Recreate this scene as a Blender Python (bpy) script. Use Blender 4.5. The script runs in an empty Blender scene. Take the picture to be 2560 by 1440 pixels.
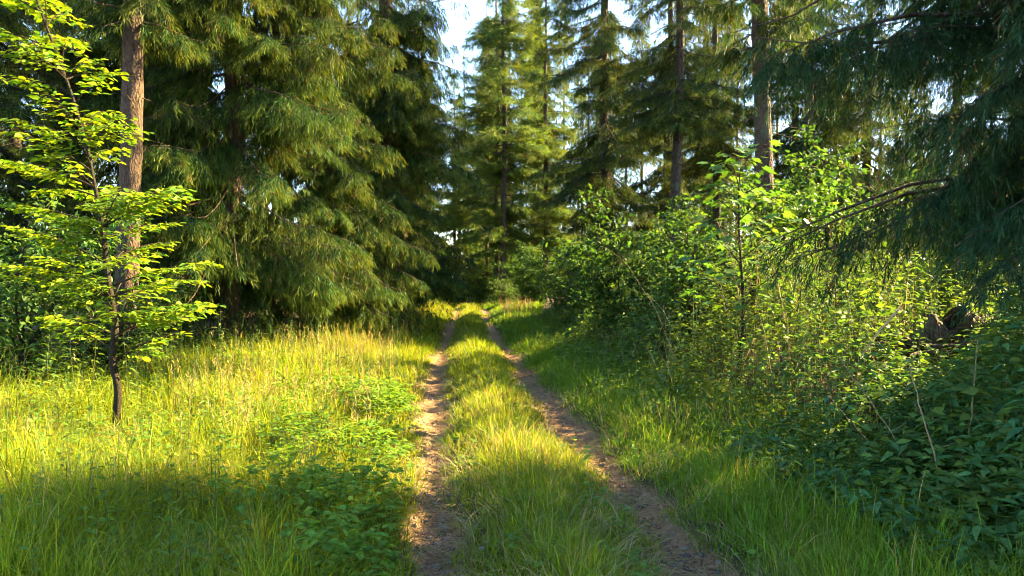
import bpy, math, random
import numpy as np
from mathutils import Vector, Matrix

# ---------------------------------------------------------------- camera, sky, sun, exposure
scene = bpy.context.scene
CAM_H = 1.65
FPX = 1850.0 / 2560.0
cam_d = bpy.data.cameras.new('camera')
cam = bpy.data.objects.new('camera', cam_d)
scene.collection.objects.link(cam)
cam_d.sensor_width = 36.0
cam_d.lens = FPX * 36.0
cam_d.clip_end = 3000.0
cam_d.clip_start = 0.05
cam.location = (0, 0, CAM_H)
cam.rotation_euler = (math.radians(90 - 0.87), 0, 0)
scene.camera = cam

SUN_AZ, SUN_EL = math.radians(68), math.radians(29)      # azimuth clockwise from the view direction
SUN_DIR = np.array([math.sin(SUN_AZ) * math.cos(SUN_EL), math.cos(SUN_AZ) * math.cos(SUN_EL), math.sin(SUN_EL)])
world = bpy.data.worlds.new('World')
scene.world = world
world.use_nodes = True
wn = world.node_tree.nodes
wl = world.node_tree.links
wn.clear()
sky = wn.new('ShaderNodeTexSky')
sky.sky_type = 'NISHITA'
sky.sun_disc = False
sky.sun_elevation = SUN_EL
sky.sun_rotation = SUN_AZ
sky.altitude = 200
sky.air_density = 1.0
sky.dust_density = 0.25
sky.ozone_density = 2.0
bg = wn.new('ShaderNodeBackground')
bg.inputs['Strength'].default_value = 0.066
wo = wn.new('ShaderNodeOutputWorld')
wl.new(sky.outputs[0], bg.inputs[0])
wl.new(bg.outputs[0], wo.inputs[0])

sun_d = bpy.data.lights.new('sun', 'SUN')
sun_d.energy = 5.0
sun_d.angle = math.radians(0.53)
sun_d.color = (1.0, 0.76, 0.36)
sun = bpy.data.objects.new('sun', sun_d)
scene.collection.objects.link(sun)
sun.location = (30, 12, 25)
sun.rotation_euler = Vector(-SUN_DIR).to_track_quat('-Z', 'Y').to_euler()

scene.view_settings.view_transform = 'Standard'
scene.view_settings.look = 'None'
scene.view_settings.exposure = 3.8
scene.view_settings.gamma = 1.0
scene.view_settings.use_curve_mapping = False
scene.render.engine = 'CYCLES'
cy = scene.cycles
cy.max_bounces = 3
cy.diffuse_bounces = 2
cy.glossy_bounces = 2
cy.transmission_bounces = 3
cy.transparent_max_bounces = 4
cy.caustics_reflective = False
cy.caustics_refractive = False
cy.use_denoising = True
cy.filter_width = 1.0
cy.use_adaptive_sampling = True
cy.adaptive_threshold = 0.04
cy.adaptive_min_samples = 16
cy.debug_use_spatial_splits = True

COL = scene.collection
rng = np.random.default_rng(7)
random.seed(7)

# ---------------------------------------------------------------- helpers
def U(a, b, n=None):
    return rng.uniform(a, b, n)

def smooth(e0, e1, x):
    t = np.clip((x - e0) / (e1 - e0), 0, 1)
    return t * t * (3 - 2 * t)

_perm = np.random.default_rng(99).uniform(0, 1, (256, 256))
def vnoise(x, y, s=1.0, off=0):
    x = np.asarray(x, float) / s + off * 17.3 + 100
    y = np.asarray(y, float) / s + off * 9.7 + 100
    xi = np.floor(x).astype(int); yi = np.floor(y).astype(int)
    fx = x - xi; fy = y - yi
    fx = fx * fx * (3 - 2 * fx); fy = fy * fy * (3 - 2 * fy)
    p = lambda a, b: _perm[a % 256, b % 256]
    return (p(xi, yi) * (1 - fx) + p(xi + 1, yi) * fx) * (1 - fy) + (p(xi, yi + 1) * (1 - fx) + p(xi + 1, yi + 1) * fx) * fy

def fbm(x, y, s=1.0, off=0):
    return (vnoise(x, y, s, off) + 0.5 * vnoise(x, y, s / 2.1, off + 1) + 0.25 * vnoise(x, y, s / 4.3, off + 2)) / 1.75

def norm(v):
    return v / np.maximum(np.linalg.norm(v, axis=-1, keepdims=True), 1e-9)

def px(pxx, pyy, D):
    """photograph pixel at distance D -> point"""
    return np.array([(pxx - 1280) / 1850 * D, D, CAM_H - (pyy - 692) / 1850 * D])

class Acc:
    """collects triangles; build() links them as one mesh object"""
    def __init__(self):
        self.v, self.f, self.c, self.n = [], [], [], 0
    def add(self, v, f, c):
        v = np.asarray(v, np.float32).reshape(-1, 3)
        f = np.asarray(f, np.int32).reshape(-1, 3)
        c = np.asarray(c, np.float32)
        if c.ndim == 1:
            c = np.repeat(c[None, :], len(v), 0)
        self.v.append(v); self.f.append(f + self.n); self.c.append(c); self.n += len(v)
    def scatter(self, tmpl, pos, d, nrm, scale, col, width=None, grad=None):
        """copies of a leaf template: axis d, normal near nrm, length scale, colour per copy"""
        tv, tf = tmpl
        pos = np.asarray(pos, float); n = len(pos)
        if n == 0:
            return
        d = norm(np.asarray(d, float)); nrm = np.asarray(nrm, float)
        if nrm.ndim == 1:
            nrm = np.repeat(nrm[None], n, 0)
        x = norm(np.cross(d, nrm)); z = np.cross(x, d)
        scale = np.broadcast_to(np.asarray(scale, float), (n,))
        w = scale if width is None else np.broadcast_to(np.asarray(width, float), (n,))
        V = (pos[:, None, :] + tv[None, :, 0:1] * x[:, None, :] * w[:, None, None]
             + tv[None, :, 1:2] * d[:, None, :] * scale[:, None, None] + tv[None, :, 2:3] * z[:, None, :] * w[:, None, None])
        F = tf[None] + (np.arange(n) * len(tv))[:, None, None]
        c = np.repeat(np.asarray(col, np.float32), len(tv), 0)
        if grad is not None:                      # fresh growth is lighter towards the tip
            c = c * np.tile((grad[0] + (grad[1] - grad[0]) * tv[:, 1:2]), (n, 1)) ** np.array([[1.15, 1.0, .6]])
        self.add(V.reshape(-1, 3), F.reshape(-1, 3), c)
    def tube(self, pts, rad, sides=5, col=(.1, .08, .06), rough=0.0, seed=0):
        pts = np.asarray(pts, float); m = len(pts)
        rad = np.broadcast_to(np.asarray(rad, float), (m,))
        t = norm(np.gradient(pts, axis=0))
        ref = np.array([1., 0, 0]) if abs(t[:, 0]).mean() < .8 else np.array([0., 0, 1])
        a = norm(np.cross(t, ref)); b = np.cross(t, a)
        th = np.linspace(0, 2 * np.pi, sides, endpoint=False)
        r = rad[:, None] * np.ones((m, sides))
        if rough:
            r = r * (1 + rough * (vnoise(np.arange(m)[:, None] * .55 + seed * 7, th[None] * 2.0, 1, seed) - .5) * 2)
        V = pts[:, None] + r[..., None] * (np.cos(th)[None, :, None] * a[:, None] + np.sin(th)[None, :, None] * b[:, None])
        V = V.reshape(-1, 3)
        i = np.arange(m - 1)[:, None] * sides; j = np.arange(sides)[None]; k = (j + 1) % sides
        q = np.stack([i + j, i + k, i + sides + k, i + j, i + sides + k, i + sides + j], -1).reshape(-1, 3)
        V = np.vstack([V, pts[-1] + t[-1] * rad[-1] * .5])
        top = (m - 1) * sides
        cap = np.stack([top + np.arange(sides), top + (np.arange(sides) + 1) % sides, np.full(sides, m * sides)], -1)
        self.add(V, np.vstack([q, cap]), np.asarray(col, np.float32))
    def mesh(self, name, mat, smooth_shade=False):
        v = np.concatenate(self.v); f = np.concatenate(self.f); c = np.concatenate(self.c)
        me = bpy.data.meshes.new(name)
        me.vertices.add(len(v)); me.vertices.foreach_set('co', v.ravel())
        me.loops.add(f.size); me.loops.foreach_set('vertex_index', f.ravel())
        me.polygons.add(len(f)); me.polygons.foreach_set('loop_start', np.arange(0, f.size, 3, dtype=np.int32))
        if smooth_shade:
            me.polygons.foreach_set('use_smooth', np.ones(len(f), bool))
        ca = me.color_attributes.new('Col', 'FLOAT_COLOR', 'POINT')
        ca.data.foreach_set('color', np.hstack([c[:, :3], np.ones((len(c), 1), np.float32)]).astype(np.float32).ravel())
        me.update(calc_edges=True)
        me.materials.append(mat)
        return me
    def build(self, name, mat, parent=None, smooth_shade=False):
        return link(name, self.mesh(name, mat, smooth_shade), parent)

def link(name, me, parent=None):
    o = bpy.data.objects.new(name, me)
    COL.objects.link(o)
    if parent is not None:
        o.parent = parent
    return o

def thing(name, label, cat, loc=(0, 0, 0), group=None, rz=0.0, sc=1.0):
    o = bpy.data.objects.new(name, None)
    COL.objects.link(o)
    o.empty_display_size = .2
    o.location = loc; o.rotation_euler = (0, 0, rz); o.scale = (sc, sc, sc)
    tag(o, label, cat, group)
    return o

def tag(o, label=None, cat=None, group=None, kind=None):
    for k, v in (('label', label), ('category', cat), ('group', group), ('kind', kind)):
        if v:
            o[k] = v
    return o

def clone(root, label, loc, rz=0.0, sc=1.0, group=None, tilt=None):
    r = root.copy(); COL.objects.link(r)
    r.location = loc; r.rotation_euler = (tilt[0] if tilt else 0, tilt[1] if tilt else 0, rz); r.scale = (sc, sc, sc)
    r['label'] = label
    if group:
        r['group'] = group
    for ch in list(root.children):
        c = ch.copy(); COL.objects.link(c); c.parent = r
        for g in list(ch.children):
            d = g.copy(); COL.objects.link(d); d.parent = c
    return r

# ---------------------------------------------------------------- materials
def nodes_of(name):
    m = bpy.data.materials.new(name); m.use_nodes = True
    nt = m.node_tree; nt.nodes.clear()
    return m, nt.nodes, nt.links, nt.nodes.new('ShaderNodeOutputMaterial')

def foliage_mat(name, trans=.45, tint=(1.25, 1.15, .45), rough=.5, spec=.3, from_object=False):
    m, N, L, out = nodes_of(name)
    if from_object:
        src = N.new('ShaderNodeObjectInfo'); colour = src.outputs['Color']
    else:
        src = N.new('ShaderNodeVertexColor'); src.layer_name = 'Col'; colour = src.outputs['Color']
    # fine mottling of the leaf itself
    tc = N.new('ShaderNodeTexCoord'); no = N.new('ShaderNodeTexNoise')
    no.inputs['Scale'].default_value = 35; no.inputs['Detail'].default_value = 2
    L.new(tc.outputs['Object'], no.inputs['Vector'])
    mr = N.new('ShaderNodeMapRange'); mr.inputs[1].default_value = .3; mr.inputs[2].default_value = .7
    mr.inputs[3].default_value = .8; mr.inputs[4].default_value = 1.15
    L.new(no.outputs[0], mr.inputs[0])
    mul = N.new('ShaderNodeVectorMath'); mul.operation = 'SCALE'
    L.new(colour, mul.inputs[0]); L.new(mr.outputs[0], mul.inputs['Scale'])
    pb = N.new('ShaderNodeBsdfPrincipled')
    pb.inputs['Roughness'].default_value = rough
    pb.inputs['Specular IOR Level'].default_value = spec
    L.new(mul.outputs[0], pb.inputs['Base Color'])
    tr = N.new('ShaderNodeBsdfTranslucent')
    tm = N.new('ShaderNodeVectorMath'); tm.operation = 'MULTIPLY'; tm.inputs[1].default_value = tint
    L.new(mul.outputs[0], tm.inputs[0]); L.new(tm.outputs[0], tr.inputs['Color'])
    mx = N.new('ShaderNodeMixShader'); mx.inputs[0].default_value = trans
    L.new(pb.outputs[0], mx.inputs[1]); L.new(tr.outputs[0], mx.inputs[2]); L.new(mx.outputs[0], out.inputs[0])
    return m

def bark_mat(name, dark, light, scale=14, moss=(.085, .095, .06), moss_amt=.5):
    m, N, L, out = nodes_of(name)
    tc = N.new('ShaderNodeTexCoord'); mp = N.new('ShaderNodeMapping'); mp.inputs['Scale'].default_value = (1, 1, .42)
    L.new(tc.outputs['Object'], mp.inputs[0])
    vo = N.new('ShaderNodeTexVoronoi'); vo.feature = 'DISTANCE_TO_EDGE'; vo.inputs['Scale'].default_value = scale
    n1 = N.new('ShaderNodeTexNoise'); n1.inputs['Scale'].default_value = scale * .8; n1.inputs['Detail'].default_value = 6
    n2 = N.new('ShaderNodeTexNoise'); n2.inputs['Scale'].default_value = 2.2; n2.inputs['Detail'].default_value = 3
    wv = N.new('ShaderNodeVectorMath'); wv.operation = 'SCALE'; wv.inputs['Scale'].default_value = .25
    L.new(mp.outputs[0], n1.inputs[0]); L.new(tc.outputs['Object'], n2.inputs[0])
    ad = N.new('ShaderNodeVectorMath'); ad.operation = 'ADD'
    L.new(n1.outputs['Color'], wv.inputs[0]); L.new(wv.outputs[0], ad.inputs[0]); L.new(mp.outputs[0], ad.inputs[1]); L.new(ad.outputs[0], vo.inputs['Vector'])
    ramp = N.new('ShaderNodeValToRGB')
    ramp.color_ramp.elements[0].color = (*dark, 1); ramp.color_ramp.elements[1].color = (*light, 1)
    ramp.color_ramp.elements[0].position = .1; ramp.color_ramp.elements[1].position = .55
    mm = N.new('ShaderNodeMath'); mm.operation = 'MULTIPLY_ADD'; mm.inputs[1].default_value = 1.6
    L.new(vo.outputs['Distance'], mm.inputs[0]); 
    m2 = N.new('ShaderNodeMath'); m2.operation = 'MULTIPLY'; m2.inputs[1].default_value = .7
    L.new(n1.outputs[0], m2.inputs[0]); L.new(m2.outputs[0], mm.inputs[2]); L.new(mm.outputs[0], ramp.inputs[0])
    mr = N.new('ShaderNodeMapRange'); mr.inputs[1].default_value = .52; mr.inputs[2].default_value = .7; mr.inputs[4].default_value = moss_amt
    L.new(n2.outputs[0], mr.inputs[0])
    mix = N.new('ShaderNodeMix'); mix.data_type = 'RGBA'; mix.inputs[7].default_value = (*moss, 1)
    L.new(mr.outputs[0], mix.inputs[0]); L.new(ramp.outputs[0], mix.inputs[6])
    pb = N.new('ShaderNodeBsdfPrincipled'); pb.inputs['Roughness'].default_value = .9; pb.inputs['Specular IOR Level'].default_value = .15
    L.new(mix.outputs[2], pb.inputs['Base Color'])
    bp = N.new('ShaderNodeBump'); bp.inputs['Strength'].default_value = 1.0; bp.inputs['Distance'].default_value = .06
    L.new(mm.outputs[0], bp.inputs['Height']); L.new(bp.outputs[0], pb.inputs['Normal']); L.new(pb.outputs[0], out.inputs[0])
    return m

def ground_mat():
    m, N, L, out = nodes_of('forest_soil')
    at = N.new('ShaderNodeVertexColor'); at.layer_name = 'Col'
    tc = N.new('ShaderNodeTexCoord')
    n1 = N.new('ShaderNodeTexNoise'); n1.inputs['Scale'].default_value = 9; n1.inputs['Detail'].default_value = 8; n1.inputs['Roughness'].default_value = .7
    n2 = N.new('ShaderNodeTexNoise'); n2.inputs['Scale'].default_value = 60; n2.inputs['Detail'].default_value = 4
    vo = N.new('ShaderNodeTexVoronoi'); vo.inputs['Scale'].default_value = 45
    for n in (n1, n2, vo):
        L.new(tc.outputs['Object'], n.inputs['Vector'])
    add = N.new('ShaderNodeMath'); add.operation = 'ADD'; L.new(n1.outputs[0], add.inputs[0]); L.new(n2.outputs[0], add.inputs[1])
    mr = N.new('ShaderNodeMapRange'); mr.inputs[1].default_value = .65; mr.inputs[2].default_value = 1.35; mr.inputs[3].default_value = .45; mr.inputs[4].default_value = 1.5
    L.new(add.outputs[0], mr.inputs[0])
    sc = N.new('ShaderNodeVectorMath'); sc.operation = 'SCALE'; L.new(at.outputs[0], sc.inputs[0]); L.new(mr.outputs[0], sc.inputs['Scale'])
    pb = N.new('ShaderNodeBsdfPrincipled'); pb.inputs['Roughness'].default_value = .95; pb.inputs['Specular IOR Level'].default_value = .1
    L.new(sc.outputs[0], pb.inputs['Base Color'])
    ad2 = N.new('ShaderNodeMath'); ad2.operation = 'MULTIPLY_ADD'; ad2.inputs[1].default_value = .6
    L.new(vo.outputs['Distance'], ad2.inputs[0]); L.new(add.outputs[0], ad2.inputs[2])
    bp = N.new('ShaderNodeBump'); bp.inputs['Strength'].default_value = 1.0; bp.inputs['Distance'].default_value = .03
    L.new(ad2.outputs[0], bp.inputs['Height']); L.new(bp.outputs[0], pb.inputs['Normal']); L.new(pb.outputs[0], out.inputs[0])
    return m

M_NEEDLE = foliage_mat('spruce_needles', .30, (1.3, 1.15, .4), .65, .1)
M_LEAF = foliage_mat('broad_leaves', .48, (1.35, 1.2, .35), .6, .15)
M_LEAFOBJ = foliage_mat('single_leaves', .48, (1.35, 1.2, .35), .55, .2, from_object=True)
M_GRASS = foliage_mat('grass_blades', .42, (1.35, 1.2, .35), .6, .12)
M_DRY = foliage_mat('dry_stalks', .25, (1.1, 1.0, .7), .7, .15)
M_BARK = bark_mat('spruce_bark', (.014, .010, .007), (.082, .054, .037), 11)
M_BARK2 = bark_mat('spruce_bark_grey', (.012, .010, .008), (.066, .050, .038), 10)
M_BARKS = bark_mat('sapling_bark', (.015, .012, .008), (.055, .042, .027), 30, moss_amt=.4)
M_ROT = bark_mat('rotten_wood', (.012, .010, .008), (.085, .066, .045), 9, moss=(.06, .065, .015), moss_amt=.6)
M_SOIL = ground_mat()

# ---------------------------------------------------------------- terrain
LY = [-6, 0, 4.08, 9.9, 14.7, 19.3, 28, 36, 45, 60]
LX = [.55, -.02, -.44, -1.04, -1.42, -1.72, -2.27, -2.6, -4.2, -9.0]
RY = [-6, 0, 4.08, 6.0, 9.9, 14.7, 19.3, 23.8, 28, 36, 45, 60]
RX = [2.05, 1.46, 1.06, .86, .455, .08, -.36, -.72, -1.0, -1.25, -2.8, -7.6]
BY = [0, 4, 6.7, 8, 9.9, 14.7, 19, 28, 40, 60]
BX = [2.5, 2.4, 2.3, 1.9, 1.55, 1.2, .95, .5, .6, 2.5]      # where the right verge turns into undergrowth
FY = [0, 6, 9, 13, 18, 25, 32, 45, 60]
FX = [-9, -8.5, -7.5, -5.2, -3.9, -3.7, -3.9, -4.2, -3]           # the wood's edge beside the left meadow
rut_l = lambda y: np.interp(y, LY, LX)
rut_r = lambda y: np.interp(y, RY, RX)
bank_x = lambda y: np.interp(y, BY, BX)
edge_x = lambda y: np.interp(y, FY, FX)

def rut_w(x, y):
    wob = (vnoise(x, y, .7, 3) - .5) * .22 + (vnoise(x, y, .18, 4) - .5) * .14
    dl = np.abs(x - rut_l(y)) + wob
    dr = np.abs(x - rut_r(y)) + wob
    return dl, dr

def gz(x, y):
    x = np.asarray(x, float); y = np.asarray(y, float)
    dl, dr = rut_w(x, y)
    near = smooth(70, 45, y)
    z = -.075 * (np.exp(-(dl / .2) ** 2) + np.exp(-(dr / .2) ** 2)) * near
    mid = (rut_l(y) + rut_r(y)) / 2
    z = z + .05 * np.exp(-((x - mid) / .45) ** 2) * near
    z = z + .55 * smooth(.2, 3.2, x - bank_x(y) + .4)
    z = z + .12 * smooth(-.6, -2.6, x - rut_l(y))
    z = z + (fbm(x, y, 2.2, 5) - .5) * .14 * smooth(.1, .8, np.minimum(dl, dr))
    z = z + (fbm(x, y, .3, 8) - .5) * .035 + (fbm(x, y, .11, 9) - .5) * .015
    z = z + .10 * np.sin(y * .55 + .6) * smooth(14, 24, y) * smooth(60, 40, y)
    z = z + (fbm(x, y, 30, 6) - .5) * 1.0 * smooth(45, 120, np.hypot(x, y))
    return z

def axis(lo, hi, fine_lo, fine_hi, step, grow):
    a = list(np.arange(fine_lo, fine_hi, step)); s = step
    while a[-1] < hi:
        s *= grow; a.append(a[-1] + s)
    s = step
    while a[0] > lo:
        s *= grow; a.insert(0, a[0] - s)
    return np.array(a)

ax_ = axis(-900, 900, -2.8, 2.0, .05, 1.16)
ay_ = axis(-200, 1500, 2.6, 9, .065, 1.04)
GX, GY = np.meshgrid(ax_, ay_)
GZ = gz(GX, GY)
dl, dr = rut_w(GX, GY)
dm = np.minimum(dl, dr)
rut_amt = smooth(.27, .13, dm) * smooth(40, 28, GY)
soil = np.array([.060, .048, .028]); dirt = np.array([.25, .150, .080]); litter = np.array([.085, .058, .034])
deep = smooth(.0, 2.0, edge_x(GY) - GX) + smooth(.6, 2.2, GX - bank_x(GY))
gc = soil[None, None] * (1 - np.clip(deep, 0, 1))[..., None] + litter * np.clip(deep, 0, 1)[..., None]
patch = .72 + .55 * fbm(GX, GY, .8, 21)[..., None]
gc = gc * (1 - rut_amt[..., None]) + dirt * patch * rut_amt[..., None]
ga = Acc()
ny, nx = GX.shape
i = (np.arange(ny - 1)[:, None] * nx + np.arange(nx - 1)[None])
F = np.stack([i, i + 1, i + nx + 1, i, i + nx + 1, i + nx], -1).reshape(-1, 3)
ga.add(np.stack([GX, GY, GZ], -1).reshape(-1, 3), F, gc.reshape(-1, 3))
ground = ga.build('ground', M_SOIL, smooth_shade=True)
tag(ground, 'forest ground with two worn wheel ruts through the grass', kind='structure')

# ---------------------------------------------------------------- leaf templates (axis +Y, length 1)
T_LEAF = (np.array([[0, 0, 0], [-.27, .32, .07], [.27, .32, .07], [0, .45, -.03], [-.22, .68, .04], [.22, .68, .04], [0, 1, -.10]]),
          np.array([[0, 3, 1], [0, 2, 3], [1, 3, 4], [2, 5, 3], [3, 6, 4], [3, 5, 6]]))
T_KITE = (np.array([[0, 0, 0], [-.26, .45, .07], [.26, .45, .07], [0, 1, -.06]]), np.array([[0, 3, 1], [0, 2, 3]]))
T_LANCE = (np.array([[0, 0, 0], [-.19, .25, .05], [.19, .25, .05], [0, .45, -.02], [-.13, .6, .02], [.13, .6, .02], [0, 1, -.16]]),
           np.array([[0, 3, 1], [0, 2, 3], [1, 3, 4], [2, 5, 3], [3, 6, 4], [3, 5, 6]]))
def maple_tmpl():
    ang = [-165, -130, -105, -78, -62, -38, -22, -10, 0, 10, 22, 38, 62, 78, 105, 130, 165]
    rad = [.12, .42, .30, .62, .50, .72, .42, .62, .78, .62, .42, .72, .50, .62, .30, .42, .12]
    v = [[0, .22, -.03]]
    for a, r in zip(ang, rad):
        a = math.radians(a)
        v.append([math.sin(a) * r * .95, .22 + math.cos(a) * r, .05 * abs(math.sin(a)) - .08 * r * r])
    f = [[0, k + 1, k] for k in range(1, len(v) - 1)]
    return np.array(v), np.array(f)
T_MAPLE = maple_tmpl()
def finger_tmpl(steps, wid, seed, tips=True):
    r = np.random.default_rng(seed); v, f = [], []
    for k in range(steps):
        y = k / steps * .9
        a0 = r.uniform(0, np.pi)
        for s in (-1, 1):
            a = a0 + (0 if s > 0 else np.pi) + r.uniform(-.4, .4)
            w = wid * r.uniform(.7, 1.15) * (1 - .45 * k / steps)
            b = len(v)
            ln = 1.45 / steps
            v += [[0, y - .3 / steps, 0], [.45 * w * math.cos(a + .5), y + .35 / steps, .45 * w * math.sin(a + .5)], [w * math.cos(a), y + ln, w * math.sin(a)]]
            f.append([b, b + 1, b + 2])
    return np.array(v), np.array(f)
T_FING = [finger_tmpl(3, .34, s) for s in range(4)]
T_FINGN = [finger_tmpl(5, .24, s + 10) for s in range(4)]
T_FINGF = [finger_tmpl(2, .46, s + 20) for s in range(4)]

def vary(base, n, hue=.18, val=.3):
    c = np.repeat(np.asarray(base, float)[None], n, 0)
    v = 1 + U(-val, val, (n, 1))
    h = U(-hue, hue, (n, 1))
    c = c * v * np.hstack([1 + h * 1.3, 1 + h * .25, 1 - h * .6])
    return np.clip(c, .002, .9)

# ---------------------------------------------------------------- spruces
def spruce_parts(seed, H, zb, R, per_m=9, lat=20, weep=.8, flen=.2, fstep=.075, droop=.45, tmpl=None, zfine=9.5, trunk_r=.2,
                 base=(.018, .052, .013), keep=None, top_shape=.8, wander=0.25, dead=True, azf=None, hang=1.0, coarse=.45, lowbias=1.15, bend=(0, 0), bark=M_BARK, zmin_len=.55, tip=(.135, .16, .015)):
    """trunk mesh with limbs, crown mesh of hanging shoots"""
    global rng
    old = rng; rng = np.random.default_rng(seed)
    tmpl = tmpl or T_FING
    wood, leaf = Acc(), Acc()
    nz = 26
    tz = np.linspace(-.3, H, nz)
    tx = bend[0] * tz / 6 + wander * .25 * np.sin(tz * .5 + seed); ty = bend[1] * tz / 6 + wander * .2 * np.cos(tz * .43 + seed)
    tx -= np.interp(0, tz, tx); ty -= np.interp(0, tz, ty)
    tr = trunk_r * (1 - np.clip(tz, 0, H) / H) ** .75 + .01 + trunk_r * .5 * np.exp(-np.clip(tz, 0, 9) / .25)
    zz = np.concatenate([np.arange(-.3, min(9, H), .14), np.linspace(min(9, H), H, 12)])
    wood.tube(np.stack([np.interp(zz, tz, tx), np.interp(zz, tz, ty), zz], -1), np.interp(zz, tz, tr), 14, rough=.09, seed=seed)
    nb = int((H - zb) * per_m)
    z0 = zb + (H - zb) * np.sort(U(0, 1, nb) ** lowbias)
    az = U(0, 2 * np.pi, nb)
    if azf is not None:
        az = azf(az, z0)
    t = (z0 - zb) / (H - zb)
    prof = np.minimum(zmin_len + (1 - zmin_len) * t / .18, 1) * (1 - t) ** top_shape
    Lb = np.maximum(R * prof * U(.62, 1.12, nb), .25)
    dr_ = droop * (1 - .75 * t) * U(.7, 1.3, nb)
    rise = (.25 + .35 * t)
    org = np.stack([np.interp(z0, tz, tx), np.interp(z0, tz, ty), z0], -1)
    bd = np.stack([np.cos(az), np.sin(az), 0 * az], -1)
    def bpt(k, s):
        p = org[k] + bd[k] * (Lb[k] * s)[..., None] * 1.0
        p = p.copy(); p[..., 2] += Lb[k] * (-dr_[k] * s * 1.25 + rise[k] * s ** 2 * dr_[k] * 1.6 + .06 * np.sin(s * 5 + k))
        return p
    if dead:                                      # short dead snags below and inside the crown
        for k in range(46):
            z = U(.8, min(zb + 4, H * .5)); a = U(0, 6.28); l = U(.15, 1.0) ** 1.3
            p0 = np.array([np.interp(z, tz, tx), np.interp(z, tz, ty), z]); d = np.array([math.cos(a), math.sin(a), U(-.35, .1)])
            wood.tube([p0, p0 + d * l * .5, p0 + d * l + np.array([0, 0, U(-.12, .05)])], [.013, .009, .003], 4)
    fine = (z0 < zfine)
    nl = np.maximum((Lb * lat * np.where(fine, 1, coarse)).astype(int), 3)
    kb = np.repeat(np.arange(nb), nl)
    n = len(kb)
    s = U(.03, 1.0, n) ** .8
    side = np.where(U(0, 1, n) < .5, -1., 1.)
    ll = np.minimum(Lb[kb] * .42, .75) * (.35 + .75 * (1 - s)) * U(.5, 1.15, n) + .07
    p0 = bpt(kb, s)
    sd = np.stack([-bd[kb][:, 1], bd[kb][:, 0], 0 * s], -1) * side[:, None]
    ld = norm(bd[kb] * U(.3, .9, n)[:, None] + sd * U(.5, 1, n)[:, None])
    fs = np.where(fine[kb], fstep, fstep * 2.2)
    nf = np.maximum((ll / fs).astype(int), 1) + 1
    kl = np.repeat(np.arange(n), nf)
    m = len(kl)
    u = U(0, 1, m)
    p = p0[kl] + ld[kl] * (ll[kl] * u)[:, None]
    p[:, 2] -= ll[kl] * (.25 + .75 * weep) * u ** 1.5 * .8 * hang
    fd = ld[kl] * (.9 - .55 * weep) + rng.normal(0, .36, (m, 3))
    fd[:, 2] -= .25 + weep * 1.05
    fl = flen * U(.55, 1.35, m) * np.where(fine[kb[kl]], 1, 1.7)
    c = vary(base, m, .22, .35)
    tone = U(.62, 1.4, (nb, 1)); hueb = U(-.12, .16, (nb, 1))
    c = c * (tone * np.hstack([1 + hueb, np.ones((nb, 1)), 1 - hueb]))[kb[kl]]
    # young shoots at the ends are lighter and yellower
    young = np.clip(u * .7 + U(-.35, .5, m), 0, 1)[:, None] ** 2
    c = c * (1 - young * .7) + np.asarray(tip)[None] * young * .7
    brown = (U(0, 1, m) < .035)
    c[brown] = np.array([.10, .065, .035]) * U(.7, 1.2, (brown.sum(), 1))
    ok = np.ones(m, bool)
    if keep is not None:
        ok = keep(p)
    ss = np.linspace(0, 1, 6)
    left_ = np.bincount(kb[kl], weights=ok, minlength=nb) / np.maximum(np.bincount(kb[kl], minlength=nb), 1)
    for k in range(nb):
        if left_[k] < .45:
            continue
        if z0[k] > zfine + 5 and k % 2:
            continue
        P = bpt(np.full(6, k), ss)
        wood.tube(P, np.linspace(.012 + .008 * Lb[k], .004, 6), 4)
    ti = rng.integers(0, 4, m)
    for q in range(4):
        w = ok & (ti == q)
        leaf.scatter(tmpl[q], p[w], fd[w], rng.normal(0, 1, (w.sum(), 3)), fl[w], c[w], grad=(.6, 1.4))
    rng = old
    return wood.mesh('trunk', bark, True), leaf.mesh('crown', M_NEEDLE)

def place_spruce(meshes, label, x, y, rz=0., sc=1., name='spruce_tree', group='spruces along the forest track', mirror=False):
    t = thing(name, label, 'tree', (x, y, float(gz(x, y)) - .03), group, rz, sc)
    link('trunk', meshes[0], t)
    link('crown', meshes[1], t)
    if mirror:
        t.scale = (-sc, sc, sc)
    return t

front = lambda a, z: 1.55 * math.pi + (a - math.pi) * .74       # fuller on the open side of the wood's edge
sp_a = spruce_parts(11, 25, .8, 2.75, per_m=12, lat=31, coarse=.2, zmin_len=.9, lowbias=1.4, hang=1.25, weep=.88, flen=.21, fstep=.066, droop=.6, trunk_r=.2, top_shape=.6, azf=front, keep=lambda p: (p[:, 2] > 1.25 + .55 * np.sin(2.1 * p[:, 0] + 1.0) + rng.normal(0, .12, len(p))) | (rng.random(len(p)) < .05))
sp_bare = spruce_parts(13, 24, 5.6, 2.0, per_m=9, lat=20, weep=.8, flen=.24, droop=.3, trunk_r=.175, bend=(.35, 0), bark=M_BARK, zfine=8)
sp_dark = spruce_parts(14, 24, 1.8, 2.7, per_m=10, lat=25, coarse=.25, weep=.6, flen=.22, fstep=.085, droop=.55, trunk_r=.17, bark=M_BARK2, base=(.026, .056, .017), top_shape=.55, zfine=12)
NEAR_AT = (5.5, 6.6)
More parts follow.
